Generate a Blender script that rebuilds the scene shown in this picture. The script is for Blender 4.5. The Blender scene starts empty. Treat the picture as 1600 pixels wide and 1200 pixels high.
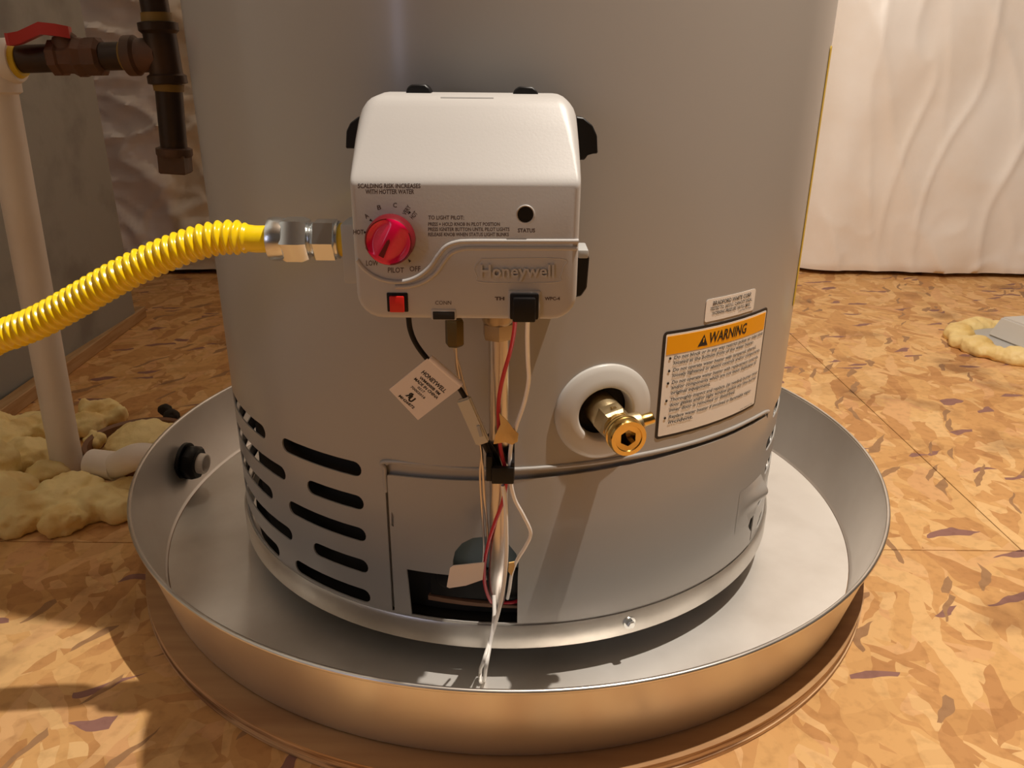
import bpy, bmesh, math, random
from math import sin, cos, pi, radians as rad, sqrt, atan2, degrees
from mathutils import Vector, Matrix, noise, geometry
random.seed(7)
S = bpy.context.scene
COL = S.collection

# ------------------------------------------------------------------ camera
CAM = Vector((0.00515, -0.75848, 0.45636)); PITCH = 0.37713; ROLL = 0.00945; FPX = 1214.28
cam_d = bpy.data.cameras.new('camera'); cam_d.sensor_width = 36; cam_d.lens = FPX * 36 / 1600
cam_d.clip_start = 0.01; cam_d.clip_end = 60
cam = bpy.data.objects.new('camera', cam_d); COL.objects.link(cam); S.camera = cam
FW = Vector((0, cos(PITCH), -sin(PITCH))); UP0 = Vector((0, sin(PITCH), cos(PITCH))); RT0 = Vector((1, 0, 0))
RT = cos(ROLL) * RT0 + sin(ROLL) * UP0; UP = -sin(ROLL) * RT0 + cos(ROLL) * UP0
M = Matrix.Identity(4)
for i in range(3):
    M[i][0] = RT[i]; M[i][1] = UP[i]; M[i][2] = -FW[i]; M[i][3] = CAM[i]
cam.matrix_world = M
# ------------------------------------------------------------------ light
W = bpy.data.worlds.new('world'); S.world = W; W.use_nodes = True
W.node_tree.nodes['Background'].inputs[0].default_value = (0.95, 0.72, 0.52, 1)
W.node_tree.nodes['Background'].inputs[1].default_value = 0.025
def lamp(name, kind, loc, power, color, **k):
    d = bpy.data.lights.new(name, kind); d.energy = power; d.color = color
    for a, b in k.items(): setattr(d, a, b)
    o = bpy.data.objects.new(name, d); COL.objects.link(o); o.location = loc; return o
lamp('ceiling_bulb', 'POINT', (0.42, -0.36, 1.56), 88, (1.0, 0.905, 0.79), shadow_soft_size=0.009)
lamp('back_corner_fill', 'POINT', (-0.50, 0.88, 2.0), 8, (1.0, 0.86, 0.68), shadow_soft_size=0.05)  # added fill that lifts the left back corner; no bulb is known there
FAR = Vector((-1.21, -1.90, .82))
far = lamp('far_window_light', 'AREA', FAR, 1.6, (0.70, 0.74, 1.0), shape='RECTANGLE', size=0.12, size_y=0.72)
far.rotation_euler = (Vector((0, -0.2, 0.6)) - FAR).to_track_quat('-Z', 'Y').to_euler()
S.view_settings.view_transform = 'Standard'; S.view_settings.look = 'None'
S.view_settings.gamma = 1; S.view_settings.use_curve_mapping = False
S.view_settings.exposure = 0.0

# ------------------------------------------------------------------ measuring helpers (photo pixel -> world at a known depth)
def ray(u, v): return FW + (u - 800) / FPX * RT - (v - 600) / FPX * UP
def atY(u, v, y): d = ray(u, v); return CAM + d * ((y - CAM.y) / d.y)
def atZ(u, v, z=0.0): d = ray(u, v); return CAM + d * ((z - CAM.z) / d.z)
TR = 0.27                                              # jacket radius; the tank's axis is x = y = 0
def cyl(a, z, R=TR): a = rad(a); return Vector((R * sin(a), -R * cos(a), z))

# ------------------------------------------------------------------ materials
def mat(name, color, rough=0.5, metal=0.0, spec=0.5, bump=None, vary=None, trans=0.0, coat=0.0, aniso=0.0, sss=0.0):
    m = bpy.data.materials.new(name); m.use_nodes = True
    nt = m.node_tree; b = nt.nodes['Principled BSDF']
    c = tuple(color) + (1,)
    b.inputs['Base Color'].default_value = c; b.inputs['Roughness'].default_value = rough
    b.inputs['Metallic'].default_value = metal; b.inputs['Specular IOR Level'].default_value = spec
    if trans: b.inputs['Transmission Weight'].default_value = trans
    if coat: b.inputs['Coat Weight'].default_value = coat; b.inputs['Coat Roughness'].default_value = 0.15
    if aniso: b.inputs['Anisotropic'].default_value = aniso
    if sss:
        b.inputs['Subsurface Weight'].default_value = sss; b.inputs['Subsurface Radius'].default_value = (0.01, 0.006, 0.003)
    tc = nt.nodes.new('ShaderNodeTexCoord')
    if vary:            # (scale, colour2, lo, hi[, stretch])
        n = nt.nodes.new('ShaderNodeTexNoise'); n.inputs['Scale'].default_value = vary[0]; n.inputs['Detail'].default_value = 6
        src = tc.outputs['Object']
        if len(vary) > 4:
            mp = nt.nodes.new('ShaderNodeMapping'); mp.inputs['Scale'].default_value = vary[4]
            nt.links.new(src, mp.inputs['Vector']); src = mp.outputs[0]
        nt.links.new(src, n.inputs['Vector'])
        r = nt.nodes.new('ShaderNodeMapRange'); r.inputs[1].default_value = vary[2]; r.inputs[2].default_value = vary[3]
        nt.links.new(n.outputs[0], r.inputs[0])
        mx = nt.nodes.new('ShaderNodeMix'); mx.data_type = 'RGBA'
        mx.inputs[6].default_value = c; mx.inputs[7].default_value = tuple(vary[1]) + (1,)
        nt.links.new(r.outputs[0], mx.inputs[0]); nt.links.new(mx.outputs[2], b.inputs['Base Color'])
    if bump:            # (scale, strength, distance)
        n = nt.nodes.new('ShaderNodeTexNoise'); n.inputs['Scale'].default_value = bump[0]; n.inputs['Detail'].default_value = 5
        nt.links.new(tc.outputs['Object'], n.inputs['Vector'])
        bp = nt.nodes.new('ShaderNodeBump'); bp.inputs['Strength'].default_value = bump[1]; bp.inputs['Distance'].default_value = bump[2]
        nt.links.new(n.outputs[0], bp.inputs['Height']); nt.links.new(bp.outputs[0], b.inputs['Normal'])
    return m

def osb_material():
    m = bpy.data.materials.new('strand_board'); m.use_nodes = True; nt = m.node_tree; L = nt.links
    b = nt.nodes['Principled BSDF']; b.inputs['Roughness'].default_value = 0.62; b.inputs['Specular IOR Level'].default_value = 0.3
    tc = nt.nodes.new('ShaderNodeTexCoord')
    wn = nt.nodes.new('ShaderNodeTexNoise'); wn.inputs['Scale'].default_value = 9; wn.inputs['Detail'].default_value = 3
    L.new(tc.outputs['Object'], wn.inputs['Vector'])
    wa = nt.nodes.new('ShaderNodeMix'); wa.data_type = 'VECTOR'; wa.factor_mode = 'UNIFORM'; wa.inputs[0].default_value = 0.07
    L.new(tc.outputs['Object'], wa.inputs[4]); L.new(wn.outputs['Color'], wa.inputs[5])
    def strands(angle, sx, sy, off):
        mp = nt.nodes.new('ShaderNodeMapping'); mp.vector_type = 'TEXTURE'; mp.inputs['Rotation'].default_value = (0, 0, rad(angle)); mp.inputs['Scale'].default_value = (1 / sx, 1 / sy, 1)
        mp.inputs['Location'].default_value = (off, off * .7, 0)
        L.new(wa.outputs[1], mp.inputs['Vector'])
        v = nt.nodes.new('ShaderNodeTexVoronoi'); v.inputs['Scale'].default_value = 1; v.inputs['Randomness'].default_value = 1
        v.voronoi_dimensions = '2D'
        L.new(mp.outputs[0], v.inputs['Vector'])
        s = nt.nodes.new('ShaderNodeSeparateColor'); L.new(v.outputs['Color'], s.inputs[0]); return s
    Ls = [strands(*q) for q in ((58, 17, 70, 3), (-38, 15, 62, 9), (96, 19, 80, 17), (20, 16, 60, 23), (128, 21, 85, 29), (75, 14, 55, 37))]; A = Ls[0]
    def mix(f, a, c, blend='MIX'):
        x = nt.nodes.new('ShaderNodeMix'); x.data_type = 'RGBA'; x.blend_type = blend
        for sock, v in ((0, f), (6, a), (7, c)):
            if isinstance(v, (tuple, float)): x.inputs[sock].default_value = v
            else: L.new(v, x.inputs[sock])
        return x.outputs[2]
    def ramp(fac, stops):
        r = nt.nodes.new('ShaderNodeValToRGB'); e = r.color_ramp.elements
        while len(e) < len(stops): e.new(0.5)
        for k, (p, c) in enumerate(stops): e[k].position = p; e[k].color = tuple(c) + (1,)
        L.new(fac, r.inputs[0]); return r.outputs[0]
    tones = [(0.0, (0.54, 0.27, 0.10)), (0.3, (0.66, 0.36, 0.135)), (0.55, (0.72, 0.42, 0.165)), (0.8, (0.80, 0.51, 0.23)), (1.0, (0.70, 0.38, 0.17))]
    def gate(s, lo):
        r = nt.nodes.new('ShaderNodeMath'); r.operation = 'GREATER_THAN'; r.inputs[1].default_value = lo
        L.new(s, r.inputs[0]); return r.outputs[0]
    c2 = ramp(Ls[0].outputs[0], tones)
    for q in Ls[1:]: c2 = mix(gate(q.outputs[1], .55), c2, ramp(q.outputs[0], tones))
    D3 = ramp(Ls[3].outputs[2], [(0.0, (0.78, 0.72, 0.66)), (.25, (1, 1, 1)), (1, (1, 1, 1))]); c2 = mix(0.6, c2, D3, 'MULTIPLY')
    # sparse purple-brown strands and grey smudges
    D = strands(15, 34, 120, 31)
    c3 = mix(gate(D.outputs[0], .965), c2, (0.30, 0.15, 0.12, 1))
    D2 = strands(60, 30, 130, 41)
    c3 = mix(gate(D2.outputs[0], .965), c3, (0.38, 0.21, 0.10, 1))
    n = nt.nodes.new('ShaderNodeTexNoise'); n.inputs['Scale'].default_value = 7; n.inputs['Detail'].default_value = 8
    L.new(tc.outputs['Object'], n.inputs['Vector'])
    st = ramp(n.outputs[0], [(0.0, (0.35, 0.35, 0.4)), (0.33, (0.62, 0.58, 0.58)), (0.44, (1, 1, 1)), (1, (1, 1, 1))])
    c4 = mix(1.0, c3, st, 'MULTIPLY')
    n2 = nt.nodes.new('ShaderNodeTexNoise'); n2.inputs['Scale'].default_value = 90; n2.inputs['Detail'].default_value = 6
    L.new(tc.outputs['Object'], n2.inputs['Vector'])
    g = ramp(n2.outputs[0], [(0.25, (0.72, 0.68, 0.64)), (0.5, (1, 1, 1)), (1, (1.0, 1.0, 1.0))])
    c5 = mix(0.7, c4, g, 'MULTIPLY')
    L.new(c5, b.inputs['Base Color'])
    bp = nt.nodes.new('ShaderNodeBump'); bp.inputs['Strength'].default_value = 0.25; bp.inputs['Distance'].default_value = 0.001
    ad = nt.nodes.new('ShaderNodeMath'); ad.operation = 'ADD'; L.new(A.outputs[2], ad.inputs[0]); L.new(n2.outputs[0], ad.inputs[1])
    L.new(ad.outputs[0], bp.inputs['Height']); L.new(bp.outputs[0], b.inputs['Normal'])
    return m

OSB = osb_material()
PLY = mat('plywood', (0.56, 0.33, 0.15), 0.55, vary=(5, (0.40, 0.21, 0.09), .35, .7, (1, 9, 9)), bump=(60, .2, .001))
PLY_EDGE = mat('plywood_edge', (0.70, 0.46, 0.25), 0.6, vary=(40, (0.28, 0.14, 0.06), .45, .6, (.3, .3, 9)))
PAINT = mat('tank_paint', (0.41, 0.385, 0.355), 0.36, 0.0, 0.5, bump=(260, .05, .0004), coat=0.35)
GALV = mat('galvanised_steel', (0.86, 0.84, 0.80), 0.33, 1.0, bump=(30, .05, .001), vary=(12, (0.58, 0.56, 0.53), .4, .7))
PANM = mat('pan_aluminium', (0.82, 0.79, 0.75), 0.36, 0.85, bump=(14, .10, .002), vary=(6, (0.66, 0.61, 0.56), .35, .7))
PANF = mat('pan_floor_aluminium', (0.80, 0.77, 0.73), 0.42, 0.45, vary=(7, (0.64, 0.60, 0.55), .42, .66), bump=(9, .12, .003))
ZINC = mat('zinc_plate', (0.74, 0.76, 0.76), 0.24, 1.0, bump=(120, .06, .0006))
CHROME = mat('tube_aluminium', (0.62, 0.58, 0.56), 0.30, 1.0, vary=(20, (0.60, 0.52, 0.46), .4, .7))
BRASS = mat('polished_brass', (0.82, 0.58, 0.20), 0.2, 1.0, bump=(150, .08, .0006))
BRASS_C = mat('cast_brass', (0.62, 0.50, 0.30), 0.42, 1.0, bump=(300, .3, .0006))
BRASS_D = mat('dull_brass', (0.14, 0.10, 0.035), 0.4, 0.8)
DULLN = mat('dull_nickel', (0.36, 0.29, 0.21), 0.35, 0.9)
BLACK = mat('black_plastic', (0.006, 0.005, 0.005), 0.45, spec=0.3)
INNER_SHADE = mat('dark_interior', (0.016, 0.013, 0.011), 0.8)  # near-black colour stands in for the shade inside slots, bores and notches
BOX = mat('valve_plastic', (0.50, 0.48, 0.46), 0.42, bump=(700, .12, .0003))
WHITEP = mat('white_plastic', (0.60, 0.58, 0.54), 0.36)
GREYP = mat('grey_plastic', (0.42, 0.42, 0.41), 0.5)
PVC = mat('pvc_white', (0.90, 0.83, 0.77), 0.45, vary=(8, (0.80, 0.70, 0.62), .45, .7))
RED = mat('red_knob', (0.82, 0.002, 0.075), 0.24, coat=0.3)
REDD = mat('dark_red', (0.16, 0.002, 0.008), 0.4)
REDB = mat('red_button', (0.70, 0.02, 0.015), 0.35)
WRED = mat('red_insulation', (0.52, 0.012, 0.03), 0.35)
WWHITE = mat('white_insulation', (0.90, 0.87, 0.82), 0.35)
YEL = mat('yellow_coating', (0.95, 0.68, 0.006), 0.24, coat=0.35)
TAPE_Y = mat('yellow_tape', (0.75, 0.52, 0.03), 0.5)
MASK = mat('masking_tape', (0.78, 0.50, 0.17), 0.6, bump=(200, .2, .0005))
TAG = mat('tag_vinyl', (0.88, 0.79, 0.73), 0.5)
SLEEVE = mat('translucent_sleeve', (0.62, 0.58, 0.48), 0.3, sss=0.3)
PAPER = mat('label_paper', (0.92, 0.86, 0.78), 0.35)
ORANGE = mat('label_orange', (0.98, 0.42, 0.0), 0.35)
INK = mat('black_ink', (0.015, 0.012, 0.012), 0.5)
INKG = mat('faded_ink', (0.10, 0.065, 0.055), 0.6)
IRON = mat('black_iron', (0.045, 0.028, 0.020), 0.42, 0.6, bump=(120, .3, .001), vary=(18, (0.09, 0.045, 0.022), .45, .7))
IRON_R = mat('rusty_iron', (0.10, 0.055, 0.035), 0.6, 0.3, bump=(90, .5, .002), vary=(25, (0.16, 0.07, 0.04), .4, .7))
DOPE = mat('pipe_dope', (0.23, 0.13, 0.02), 0.6)
VALVER = mat('red_lever', (0.55, 0.05, 0.05), 0.4)
CONC = mat('grey_concrete', (0.38, 0.40, 0.40), 0.7, bump=(40, .3, .003), vary=(9, (0.27, 0.28, 0.28), .52, .68))
WRAP = mat('vinyl_facing', (0.90, 0.86, 0.82), 0.40, bump=(16, .22, .006), vary=(5, (0.84, 0.76, 0.68), .4, .7))
WALLP = mat('plain_wall', (0.42, 0.35, 0.28), 0.8)
DARKW = mat('dark_wall', (0.07, 0.06, 0.05), 0.8)
CEILW = mat('joist_wood', (0.22, 0.15, 0.09), 0.8)
FOAM = mat('expanding_foam', (0.96, 0.78, 0.38), 0.6, bump=(70, .5, .004), vary=(14, (0.78, 0.50, 0.15), .52, .7), sss=0.12)
FOAML = mat('pale_foam', (0.84, 0.64, 0.28), 0.55, bump=(80, .5, .003), vary=(20, (0.70, 0.46, 0.14), .45, .68))
BATTEN = mat('pine_strip', (0.55, 0.36, 0.19), 0.6, vary=(5, (0.42, 0.25, 0.11), .4, .65, (20, 1.5, 20)))
BLUEG = mat('blue_grey_steel', (0.16, 0.22, 0.24), 0.45, 0.2, bump=(30, .2, .002))
RUST = mat('rust_strip', (0.22, 0.11, 0.06), 0.6)
MARK = mat('dark_dirt', (0.02, 0.014, 0.008), 0.8)

# ------------------------------------------------------------------ object helpers
def finish(ob, angle=35):
    bm = bmesh.new(); bm.from_mesh(ob.data)
    for f in bm.faces: f.smooth = True
    for e in bm.edges: e.smooth = not (len(e.link_faces) == 2 and e.calc_face_angle(0) > rad(angle))
    bm.to_mesh(ob.data); bm.free()
# all meshes are built in world coordinates; a thing's Empty sits at its base, children are offset back
def obj(name, bm, m, parent=None, smooth=35):
    if isinstance(bm, bmesh.types.BMesh):
        me = bpy.data.meshes.new(name); bmesh.ops.recalc_face_normals(bm, faces=bm.faces); bm.to_mesh(me); bm.free()
    else: me = bm; me.name = name
    base = Vector((0, 0, 0)); p = parent
    while p is not None: base += p.location; p = p.parent
    me.transform(Matrix.Translation(-base))
    o = bpy.data.objects.new(name, me); COL.objects.link(o); o.parent = parent
    for x in (m if isinstance(m, (list, tuple)) else [m]): me.materials.append(x)
    if smooth: finish(o, smooth)
    return o
def tag(o, label, cat, group=None, kind=None):
    if label: o['label'] = label
    if cat: o['category'] = cat
    if group: o['group'] = group
    if kind: o['kind'] = kind
    return o
def thing(name, label, cat, loc, group=None):
    o = bpy.data.objects.new(name, None); COL.objects.link(o); o.location = loc; o.empty_display_size = .02
    return tag(o, label, cat, group)
def struct(name, bm, m, parent=None, smooth=35):
    o = obj(name, bm, m, parent, smooth); o['kind'] = 'structure'; return o

def new(): return bmesh.new()
def frame(axis):
    a = Vector(axis).normalized(); t = Vector((0, 0, 1)) if abs(a.z) < .9 else Vector((1, 0, 0))
    u = t.cross(a).normalized(); return a, u, a.cross(u)
def rings(bm, loops, close=True, cap0=False, cap1=False, cyc=True):
    vs = [[bm.verts.new(p) for p in l] for l in loops]; n = len(vs[0])
    for a, b in zip(vs, vs[1:] + ([vs[0]] if not close else [])):
        for i in range(n if cyc else n - 1): bm.faces.new((a[i], a[(i + 1) % n], b[(i + 1) % n], b[i]))
    if cap0: bm.faces.new(vs[0][::-1])
    if cap1: bm.faces.new(vs[-1])
    return vs
def lathe(bm, prof, org=(0, 0, 0), axis=(0, 0, 1), n=48, caps=True, sides=None, rot=0.0):
    """prof: [(r, h)] along axis; n = 6 gives hex shapes"""
    a, u, w = frame(axis); o = Vector(org); L = []
    for r, h in prof: L.append([o + a * h + (u * cos(2 * pi * (k + rot) / n) + w * sin(2 * pi * (k + rot) / n)) * max(r, 1e-5) for k in range(n)])
    rings(bm, L, cap0=caps, cap1=caps)
    return bm
def ring_lathe(bm, prof, org=(0, 0, 0), axis=(0, 0, 1), n=96):   # closed cross-section
    a, u, w = frame(axis); o = Vector(org)
    L = [[o + a * h + (u * cos(2 * pi * k / n) + w * sin(2 * pi * k / n)) * r for k in range(n)] for r, h in prof]
    rings(bm, L, close=False); return bm
def box(bm, lo, hi, bev=0.0):
    r = bmesh.ops.create_cube(bm, size=1); lo = Vector(lo); hi = Vector(hi)
    for v in r['verts']: v.co = Vector((lo[i] + (v.co[i] + .5) * (hi[i] - lo[i]) for i in range(3)))
    if bev: bmesh.ops.bevel(bm, geom=list({e for v in r['verts'] for e in v.link_edges}), offset=bev, segments=2, profile=.6, affect='EDGES')
    return bm
def spline(pts, per=10):
    P = [Vector(p) for p in pts]; P = [2 * P[0] - P[1]] + P + [2 * P[-1] - P[-2]]; out = []
    for i in range(1, len(P) - 2):
        for k in range(per):
            t = k / per; a, b, c, d = P[i - 1:i + 3]
            out.append(.5 * ((2 * b) + (c - a) * t + (2 * a - 5 * b + 4 * c - d) * t * t + (3 * b - a - 3 * c + d) * t ** 3))
    out.append(P[-2]); return out
def resample(pts, step):
    out = [pts[0].copy()]; acc = 0; last = pts[0]
    for p in pts[1:]:
        seg = (p - last).length
        while acc + seg >= step:
            t = (step - acc) / seg; last = last.lerp(p, t); out.append(last.copy()); seg = (p - last).length; acc = 0
        acc += seg; last = p
    return out
def sweep(bm, pts, r, n=12, caps=True, rfun=None):
    T = [(pts[min(i + 1, len(pts) - 1)] - pts[max(i - 1, 0)]).normalized() for i in range(len(pts))]
    _, u, w = frame(T[0]); L = []
    for i, p in enumerate(pts):
        u = (u - T[i] * u.dot(T[i])).normalized(); w = T[i].cross(u)
        rr = rfun(i) if rfun else r
        L.append([p + (u * cos(2 * pi * k / n) + w * sin(2 * pi * k / n)) * rr for k in range(n)])
    rings(bm, L, cap0=caps, cap1=caps); return bm
def tube(name, pts, r, m, parent=None, per=10, n=12, raw=False):
    return obj(name, sweep(new(), pts if raw else spline(pts, per), r, n), m, parent, 50)
def quad_strip(name, pts, m, parent, th=.0006):
    """thin polygon plate: pts in order, given thickness towards -y"""
    bm = new(); a = [bm.verts.new(p) for p in pts]; b = [bm.verts.new(Vector(p) + Vector((0, th, 0))) for p in pts]
    bm.faces.new(a); bm.faces.new(b[::-1]); n = len(pts)
    for i in range(n): bm.faces.new((a[i], a[(i + 1) % n], b[(i + 1) % n], b[i]))
    return obj(name, bm, m, parent, 30)

def inside(p, poly):
    x, y = p; c = False; n = len(poly)
    for i in range(n):
        x1, y1 = poly[i]; x2, y2 = poly[(i + 1) % n]
        if (y1 > y) != (y2 > y) and x < (x2 - x1) * (y - y1) / (y2 - y1) + x1: c = not c
    return c
def rrect(x0, y0, x1, y1, r, n=6):
    out = []
    for cx, cy, a0 in ((x1 - r, y1 - r, 0), (x0 + r, y1 - r, 90), (x0 + r, y0 + r, 180), (x1 - r, y0 + r, 270)):
        for k in range(n + 1): a = rad(a0 + 90 * k / n); out.append((cx + r * cos(a), cy + r * sin(a)))
    return out
def densify(poly, step):
    out = []
    for i, p in enumerate(poly):
        q = poly[(i + 1) % len(poly)]; d = sqrt((p[0] - q[0]) ** 2 + (p[1] - q[1]) ** 2); k = max(1, int(d / step))
        out += [(p[0] + (q[0] - p[0]) * j / k, p[1] + (q[1] - p[1]) * j / k) for j in range(k)]
    return out
K = TR * pi / 180                                         # metres of arc per degree
def shell(name, outline, holes, R, m, parent, th=.0012, step=3.0, rim=True):
    """sheet wrapped on the tank's cylinder; outline and holes are in (degrees, z)"""
    loops = [densify([(a * K, z) for a, z in l], step * K) for l in [outline] + holes]
    vs, es = [], []
    for l in loops:
        b = len(vs); vs += [Vector(p) for p in l]; es += [(b + i, b + (i + 1) % len(l)) for i in range(len(l))]
    x0 = min(p[0] for p in loops[0]); x1 = max(p[0] for p in loops[0]); z0 = min(p[1] for p in loops[0]); z1 = max(p[1] for p in loops[0])
    nx = max(1, int((x1 - x0) / (step * K))); nz = max(1, int((z1 - z0) / .03))
    for i in range(nx + 1):
        for j in range(1, nz):
            p = (x0 + (x1 - x0) * (i + .003) / (nx + .006), z0 + (z1 - z0) * j / nz)
            if inside(p, loops[0]) and not any(inside(p, h) for h in loops[1:]): vs.append(Vector(p))
    V, E_, F, *_ = geometry.delaunay_2d_cdt(vs, es, [], 0, 1e-6)
    keep = []
    for f in F:
        c = sum((V[i] for i in f), Vector((0, 0))) / len(f)
        if inside(c, loops[0]) and not any(inside(c, h) for h in loops[1:]): keep.append(f)
    def P(p, R): a = p[0] / TR; return Vector((R * sin(a), -R * cos(a), p[1]))
    verts = [P(p, R) for p in V]; faces = [list(f) for f in keep]; nf = len(faces)
    if rim:
        for l in loops:
            b = len(verts); n = len(l); verts += [P(p, R) for p in l] + [P(p, R - th) for p in l]
            faces += [[b + i, b + (i + 1) % n, b + n + (i + 1) % n, b + n + i] for i in range(n)]
    me = bpy.data.meshes.new(name); me.from_pydata(verts, [], faces); me.validate()
    base = Vector((0, 0, 0)); p = parent
    while p is not None: base += p.location; p = p.parent
    for i, f in enumerate(me.polygons):
        if i < nf and (f.normal.x * verts[f.vertices[0]].x + f.normal.y * verts[f.vertices[0]].y) < 0: f.flip()
    nrm = []
    for i, f in enumerate(me.polygons):
        f.use_smooth = True
        for li in f.loop_indices:
            v = verts[me.loops[li].vertex_index]
            nrm.append(Vector((v.x, v.y, 0)).normalized() if i < nf else f.normal.copy())
    me.normals_split_custom_set(nrm)
    me.transform(Matrix.Translation(-base))
    me.materials.append(m); o = bpy.data.objects.new(name, me); COL.objects.link(o); o.parent = parent
    return o

# text ------------------------------------------------------------------------------------------
def glyphs(s, bold=0.0, space=1.0, shear=0.0):
    c = bpy.data.curves.new('t', 'FONT'); c.body = s; c.resolution_u = 2; c.offset = bold; c.space_character = space; c.shear = shear
    c.align_x = 'LEFT'
    o = bpy.data.objects.new('t', c); COL.objects.link(o); bpy.context.view_layer.update()
    me = bpy.data.meshes.new_from_object(o.evaluated_get(bpy.context.evaluated_depsgraph_get()))
    V = [(v.co.x, v.co.y) for v in me.vertices]; F = [tuple(p.vertices) for p in me.polygons]
    bpy.data.objects.remove(o); bpy.data.curves.remove(c); bpy.data.meshes.remove(me)
    return V, F
def lettering(name, items, m, parent, mapper):
    """items: (string, x0, x1, ybase, capheight, options). mapper(x, y) -> world. One mesh of flat print."""
    verts, faces = [], []
    for it in items:
        s, x0, x1, yb, ch = it[:5]; opt = it[5] if len(it) > 5 else {}
        V, F = glyphs(s, opt.get('bold', 0.0), opt.get('space', 1.0), opt.get('shear', 0.0))
        if not V: continue
        a = min(v[0] for v in V); b = max(v[0] for v in V); sx = (x1 - x0) / (b - a); sy = ch / 0.70
        rot = rad(opt.get('rot', 0)); ox, oy = x0, yb; n = len(verts)
        for vx, vy in V:
            px, py = (vx - a) * sx, vy * sy
            verts.append(mapper(ox + px * cos(rot) - py * sin(rot), oy + px * sin(rot) + py * cos(rot)))
        faces += [tuple(n + i for i in f) for f in F]
    me = bpy.data.meshes.new(name); me.from_pydata(verts, [], faces)
    return obj(name, me, m, parent, 0)

# ================================================================== SETTING
GAP = .0006
floor = bpy.data.objects.new('floor', None); COL.objects.link(floor); floor['kind'] = 'structure'
SX, SY = 0.54, -0.066
def panel(x0, y0, x1, y1):
    return obj('floor_panel', box(new(), (x0 + GAP, y0 + GAP, -.018), (x1 - GAP, y1 - GAP, 0.0), .0009), OSB, floor)
panel(SX, SY, 2.3, 1.25); panel(-1.35, SY, SX, 1.25)
panel(-1.35, -1.28, 1.08, SY); panel(1.08, -1.28, 2.3, SY); panel(-1.35, -2.5, .4, -1.28); panel(.4, -2.5, 2.3, -1.28)
obj('subfloor', box(new(), (-1.4, -2.55, -.05), (2.35, 1.3, -.0182)), BATTEN, floor)
struct('wall_back', box(new(), (-1.4, 1.26, 0), (2.35, 1.32, 2.3)), WALLP)
struct('wall_right', box(new(), (2.3, -2.55, 0), (2.36, 1.26, 2.3)), DARKW)
struct('wall_front', box(new(), (-1.4, -2.56, 0), (2.35, -2.5, 2.3)), DARKW)
struct('ceiling', box(new(), (-1.4, -2.56, 2.3), (2.36, 1.32, 2.36)), CEILW)
struct('wall_left', box(new(), (-0.86, -0.95, 0.0), (-0.731, 0.70, 2.3), .003), CONC)
struct('wall_far_left', box(new(), (-1.4, -2.5, 0.0), (-1.352, 1.26, 2.3)), WALLP)

# ---- wrinkled white insulation blankets
def sheet(name, x0, x1, z0, z1, yf, nx, nz, m, label):
    bm = new(); vs = []
    for i in range(nx + 1):
        col = []
        for j in range(nz + 1):
            x = x0 + (x1 - x0) * i / nx; z = z0 + (z1 - z0) * j / nz
            X, Y_ = yf(x, z); col.append(bm.verts.new((X, Y_, z)))
        vs.append(col)
    for i in range(nx):
        for j in range(nz): bm.faces.new((vs[i][j], vs[i + 1][j], vs[i + 1][j + 1], vs[i][j + 1]))
    # back: bottom hem and side returning to the wall
    rim = [vs[i][0] for i in range(nx + 1)]; b = [bm.verts.new((v.co.x, 1.25, v.co.z)) for v in rim]
    for i in range(nx): bm.faces.new((rim[i + 1], rim[i], b[i], b[i + 1]))
    for c in (vs[0], vs[-1]):
        b = [bm.verts.new((v.co.x, 1.25, v.co.z)) for v in c]
        for j in range(nz): bm.faces.new((c[j], c[j + 1], b[j + 1], b[j]))
    o = obj(name, bm, m, None, 60); return tag(o, label, 'insulation')
def rg(x, y, z=0.0, p=3): return max(0.0, 1 - abs(noise.noise(Vector((x, y, z)))) * 2.2) ** p
def fr(x, z):
    w = noise.noise(Vector((x * 3, z * 2, 4))) * .12
    d = .006 * rg((x + w) * 4 + z * 1.2, z * 1.0 - x * .5, 1, 5) + .006 * rg((x + w * 1.5) * 9 - z, z * 2.0, 7, 4) + .022 * noise.noise(Vector((x * 3, z * 1.6, 2)))
    d += .004 * rg(x * 10 + w * 9, z * 8, 3, 3) * max(0, 1 - z / .35) + .008 * noise.noise(Vector((x * 9, z * 7, 12)))
    e = max(0.0, 1 - (x - .70) / .12); y = 1.145 - d * (1 - e * .9) + .07 * e ** 2.4 + .015 * max(0, z - .1)
    y += .012 * max(0, 1 - z / .03) ** 2
    return x, y
sheet('insulation_blanket', .70, 2.2, .012, 1.5, fr, 210, 170, WRAP, 'bright wrinkled white vinyl faced insulation blanket on the wall right of the tank')
def fr2(x, z):
    e = max(0.0, 1 - (1.0 - x) / .4); return x, 1.20 - .004 * noise.noise(Vector((x * 5, z * 3, 2)))
sheet('insulation_blanket', .25, .70, .012, 1.5, fr2, 30, 60, WRAP, 'shaded recessed edge of insulation blanket between the tank and the bright blanket')
def fl(x, z):
    w = noise.noise(Vector((x * 4, z * 4, 9))) * .10
    d = .014 * rg((x + w) * 2.5 + z * 4, (z + w) * 7 + x * 4, 3, 3) + .009 * rg(x * 5 - z * 3 + w * 8, z * 13, 8, 3) + .014 * noise.noise(Vector((x * 7, z * 10, 5)))
    d += .007 * rg(x * 11, z * 20 + w * 8, 5, 3) + .005 * noise.noise(Vector((x * 24, z * 30, 5)))
    return x, 1.115 - d
sheet('insulation_blanket', -1.3, -.1, .012, 1.5, fl, 150, 170, WRAP, 'dim crumpled white vinyl faced insulation blanket on the wall left of the tank')

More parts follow.
